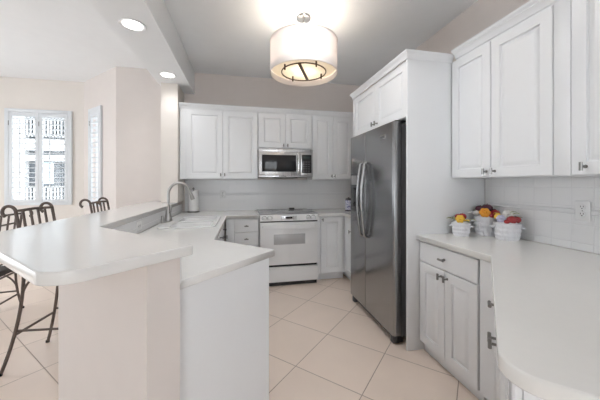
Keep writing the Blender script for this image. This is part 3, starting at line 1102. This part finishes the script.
# ------------------------------------------------------------------ wrought iron seats (back at local +y)
def iron_seat(name, label, cat, loc, rz, seat_h, top, width=.34, depth=.36, rails=1, group=None, splay=.07):
    t = thing(name, label, cat, loc, rz, group)
    hw, hd = width / 2, depth / 2
    r = .0105
    obj('seat', prism(BM(), rounded([(-hw, -hd), (hw, -hd), (hw, hd), (-hw, hd)], [.05] * 4, 6), seat_h - .02, seat_h + .035, .015, 3), M['cushion'], t)
    fr = []
    pl = rounded([(-hw, -hd), (hw, -hd), (hw, hd), (-hw, hd)], [.05] * 4, 6)
    obj('seat_frame', tube(BM(), [(x, y, seat_h - .03) for x, y in pl] + [(pl[0][0], pl[0][1], seat_h - .03)], .010, 8), M['iron'], t)
    fz = .26 if seat_h > .6 else .16

    def legpt(sx, sy, z):
        f = 1 - z / (seat_h - .03)
        k = splay * f * f
        return (sx * (hw - .012 + k * .35), sy * (hd - .012 + k), z)
    for sx in (-1, 1):
        for sy in (-1, 1):
            lg = obj('leg', tube(BM(), [legpt(sx, sy, (seat_h - .03) * k / 10) for k in range(11)][::-1] + [], r, 10), M['iron'], t)
            q = legpt(sx, sy, 0)
            obj('foot', lathe(BM(), [(.0135, .0005), (.0135, .016), (.012, .018)], (q[0], q[1], 0), 12), M['black'], lg)
    for sx in (-1, 1):                                 # curved braces under the seat
        pts = []
        for k in range(9):
            f = k / 8
            p0 = Vector(legpt(sx, 1, seat_h - .20))
            p2 = Vector((sx * (hw - .012), hd - .17, seat_h - .035))
            p1 = Vector((p0.x, p0.y - .03, seat_h - .08))
            pts.append(p0 * (1 - f) ** 2 + p1 * 2 * f * (1 - f) + p2 * f * f)
        obj('brace', tube(BM(), pts, .008, 8), M['iron'], t)
        obj('stretcher', tube(BM(), [legpt(sx, -1, fz + .03), legpt(sx, 1, fz + .03)], .008, 8), M['iron'], t)
    for sy in (-1, 1):
        p, q = Vector(legpt(-1, sy, fz)), Vector(legpt(1, sy, fz))
        obj('stretcher', tube(BM(), [p, q], .009, 8), M['iron'], t)
    # back posts with scrolled tops
    zb = top - .055
    lean = .05

    def post(z):
        f = max(0, (z - seat_h + .03) / (zb - seat_h + .03))
        return hd - .012 + lean * f ** 1.5
    for sx in (-1, 1):
        x = sx * (hw - .012)
        pts = [(x, post(seat_h - .03 + (zb - seat_h + .03) * k / 8), seat_h - .03 + (zb - seat_h + .03) * k / 8) for k in range(9)]
        yb, rr = pts[-1][1], .047
        for k in range(1, 19):
            a = k * R(235) / 18
            q = rr * (1 - .45 * max(0, (k - 9) / 9))
            cy = yb + rr + (rr - q) * .35
            pts.append((x, cy - q * math.cos(a), zb + q * math.sin(a)))
        rad = [r] * (len(pts) - 1) + [r * 1.35]
        obj('back_post', tube(BM(), pts, rad, 10), M['iron'], t)
    zr = top - .035
    zl = seat_h + .10
    obj('top_rail', tube(BM(), [(-hw + .012, post(zb), zb + .012), (0, post(zb) + .012, zb + .018), (hw - .012, post(zb), zb + .012)], .010, 8), M['iron'], t)
    obj('lower_rail', tube(BM(), [(-hw + .012, post(zl), zl), (0, post(zl) + .012, zl), (hw - .012, post(zl), zl)], .009, 8), M['iron'], t)
    if rails > 1:
        zm = zb - .075
        obj('middle_rail', tube(BM(), [(-hw + .012, post(zm), zm), (0, post(zm) + .012, zm), (hw - .012, post(zm), zm)], .009, 8), M['iron'], t)
    for k in range(4):
        x = -hw + .012 + (width - .024) * (k + 1) / 5
        e_ = .010
        obj('slat', tube(BM(), [(x, post(zl) + e_, zl), (x, post((zl + zb) / 2) + e_, (zl + zb) / 2), (x, post(zb) + e_, zb + .014)], .0085, 8), M['iron'], t)
    return t


iron_seat('bar_stool', 'wrought iron bar stool with scrolled back at the near end of the bar', 'stool', (-1.315, 2.43, 0), 84, .74, 1.165, group='wrought iron bar stools', width=.345, depth=.36, splay=.115)
iron_seat('bar_stool', 'wrought iron bar stool with scrolled back at the far end of the bar', 'stool', (-1.21, 3.17, 0), 88, .74, 1.165, group='wrought iron bar stools', width=.345, depth=.36)
iron_seat('dining_chair', 'low wrought iron chair behind the bar, seen at the left edge of the photo', 'chair', (-2.47, 3.14, 0), -84, .43, 1.045, width=.54, depth=.40, rails=2, splay=.05)

# ------------------------------------------------------------------ ceiling lights
for (x, y, zc), lab in (((.50, 1.85, CEIL), 'unseen recessed light added in the main ceiling to brighten the kitchen aisle'),  # this first lamp is added, unseen, to brighten the kitchen
                    ((-.855, 2.43, 2.59), 'round recessed light in the ceiling beam, the near and larger one'),
                    ((-.85, 3.47, 2.59), 'round recessed light in the ceiling beam, the far one next to the column')):
    t = thing('recessed_light', lab, 'ceiling light', (x, y, zc), 0, 'recessed ceiling lights')
    obj('trim_ring', lathe(BM(), [(.073, -.001), (.098, -.001), (.100, -.004), (.094, -.009), (.078, -.006), (.073, -.001)], seg=40), M['trimwhite'], t)
    obj('lens', lathe(BM(), [(.071, -.001), (.071, -.004), (.05, -.006), (0, -.007)], seg=32), M['downlight'], t)
    ld = bpy.data.lights.new('recessed_lamp', 'SPOT')
    ld.energy = DOWNLIGHT_W * (1 if zc < 2.8 else EXTRA_W)
    ld.color = (.98, .99, 1)
    ld.spot_size = R(165)
    ld.spot_blend = 1
    ld.shadow_soft_size = .07
    lo = bpy.data.objects.new('recessed_lamp', ld)
    COL.objects.link(lo)
    lo.parent = t
    lo.location = (0, 0, -.02)

t = thing('drum_light', 'round pale drum ceiling light with a dark bronze ring inside', 'ceiling light', (.565, 2.49, 2.33))
rs, hs = .31, .30
bm = BM()
lathe(bm, [(rs, 0), (rs, hs), (rs - .004, hs), (rs - .004, 0), (rs, 0)], seg=64)
obj('drum_shade', bm, M['shade'], t)
bm = BM()
for z in (.004, hs - .004):
    tube(bm, [((rs + .001) * math.cos(2 * PI * k / 48), (rs + .001) * math.sin(2 * PI * k / 48), z) for k in range(49)], .004, 6, cap=False)
obj('shade_trim', bm, M['shade'], t)
bm = BM()
rr = .205
tube(bm, [(rr * math.cos(2 * PI * k / 48), rr * math.sin(2 * PI * k / 48), .02) for k in range(49)], .006, 8, cap=False)
obj('ring', bm, M['bronze'], t)
a = R(66)
obj('cross_bar', box(BM(), -rr, rr, -.013, .013, .015, .026, mat=Matrix.Rotation(a, 4, 'Z')), M['bronze'], t)
obj('diffuser', lathe(BM(), [(0, .055), (rs - .006, .055), (rs - .006, .058), (0, .058)], seg=48), M['diffuser'], t)
for k in range(4):
    a = k * PI / 2 + .35
    x, y = rr * .98 * math.cos(a), rr * .98 * math.sin(a)
    obj('ring_peg', lathe(BM(), [(.006, 0.0), (.008, .004), (.008, .05), (0, .05)], (x, y, 0), 10), M['bronze'], t)
for k in range(3):
    a = k * 2 * PI / 3
    b = obj('candle_sleeve', lathe(BM(), [(.012, .075), (.012, .14), (0, .14)], (.11 * math.cos(a), .11 * math.sin(a), 0), 12), M['ceramic'], t)
    obj('bulb', lathe(BM(), [(.008, .141), (.018, .165), (.012, .19), (0, .205)], (.11 * math.cos(a), .11 * math.sin(a), 0), 12), M['bulb'], b)
obj('stem', lathe(BM(), [(.010, .059), (.010, .54)], seg=12), M['chrome'], t)
obj('canopy', lathe(BM(), [(.0, .515), (.065, .515), (.072, .525), (.072, .568), (0, .569)], seg=32), M['chrome'], t)
bm = BM()
for k in range(3):
    a = k * 2 * PI / 3 + .5
    tube(bm, [(0, 0, hs - .01), ((rs - .006) * math.cos(a), (rs - .006) * math.sin(a), hs - .01)], .004, 6)
obj('added_top_diffuser', lathe(BM(), [(.0, hs - .02), (rs - .006, hs - .02), (rs - .006, hs - .017), (0, hs - .017)], seg=48), M['diffuser_added'], t)  # unseen disc added to weaken the lamp's glow on the ceiling
obj('spider', bm, M['chrome'], t)
ld = bpy.data.lights.new('drum_lamp', 'POINT')
ld.energy = DRUM_W
ld.color = (1, .985, .955)
ld.shadow_soft_size = .06
lo = bpy.data.objects.new('drum_lamp', ld)
COL.objects.link(lo)
lo.parent = t
lo.location = (.0, .06, .165)
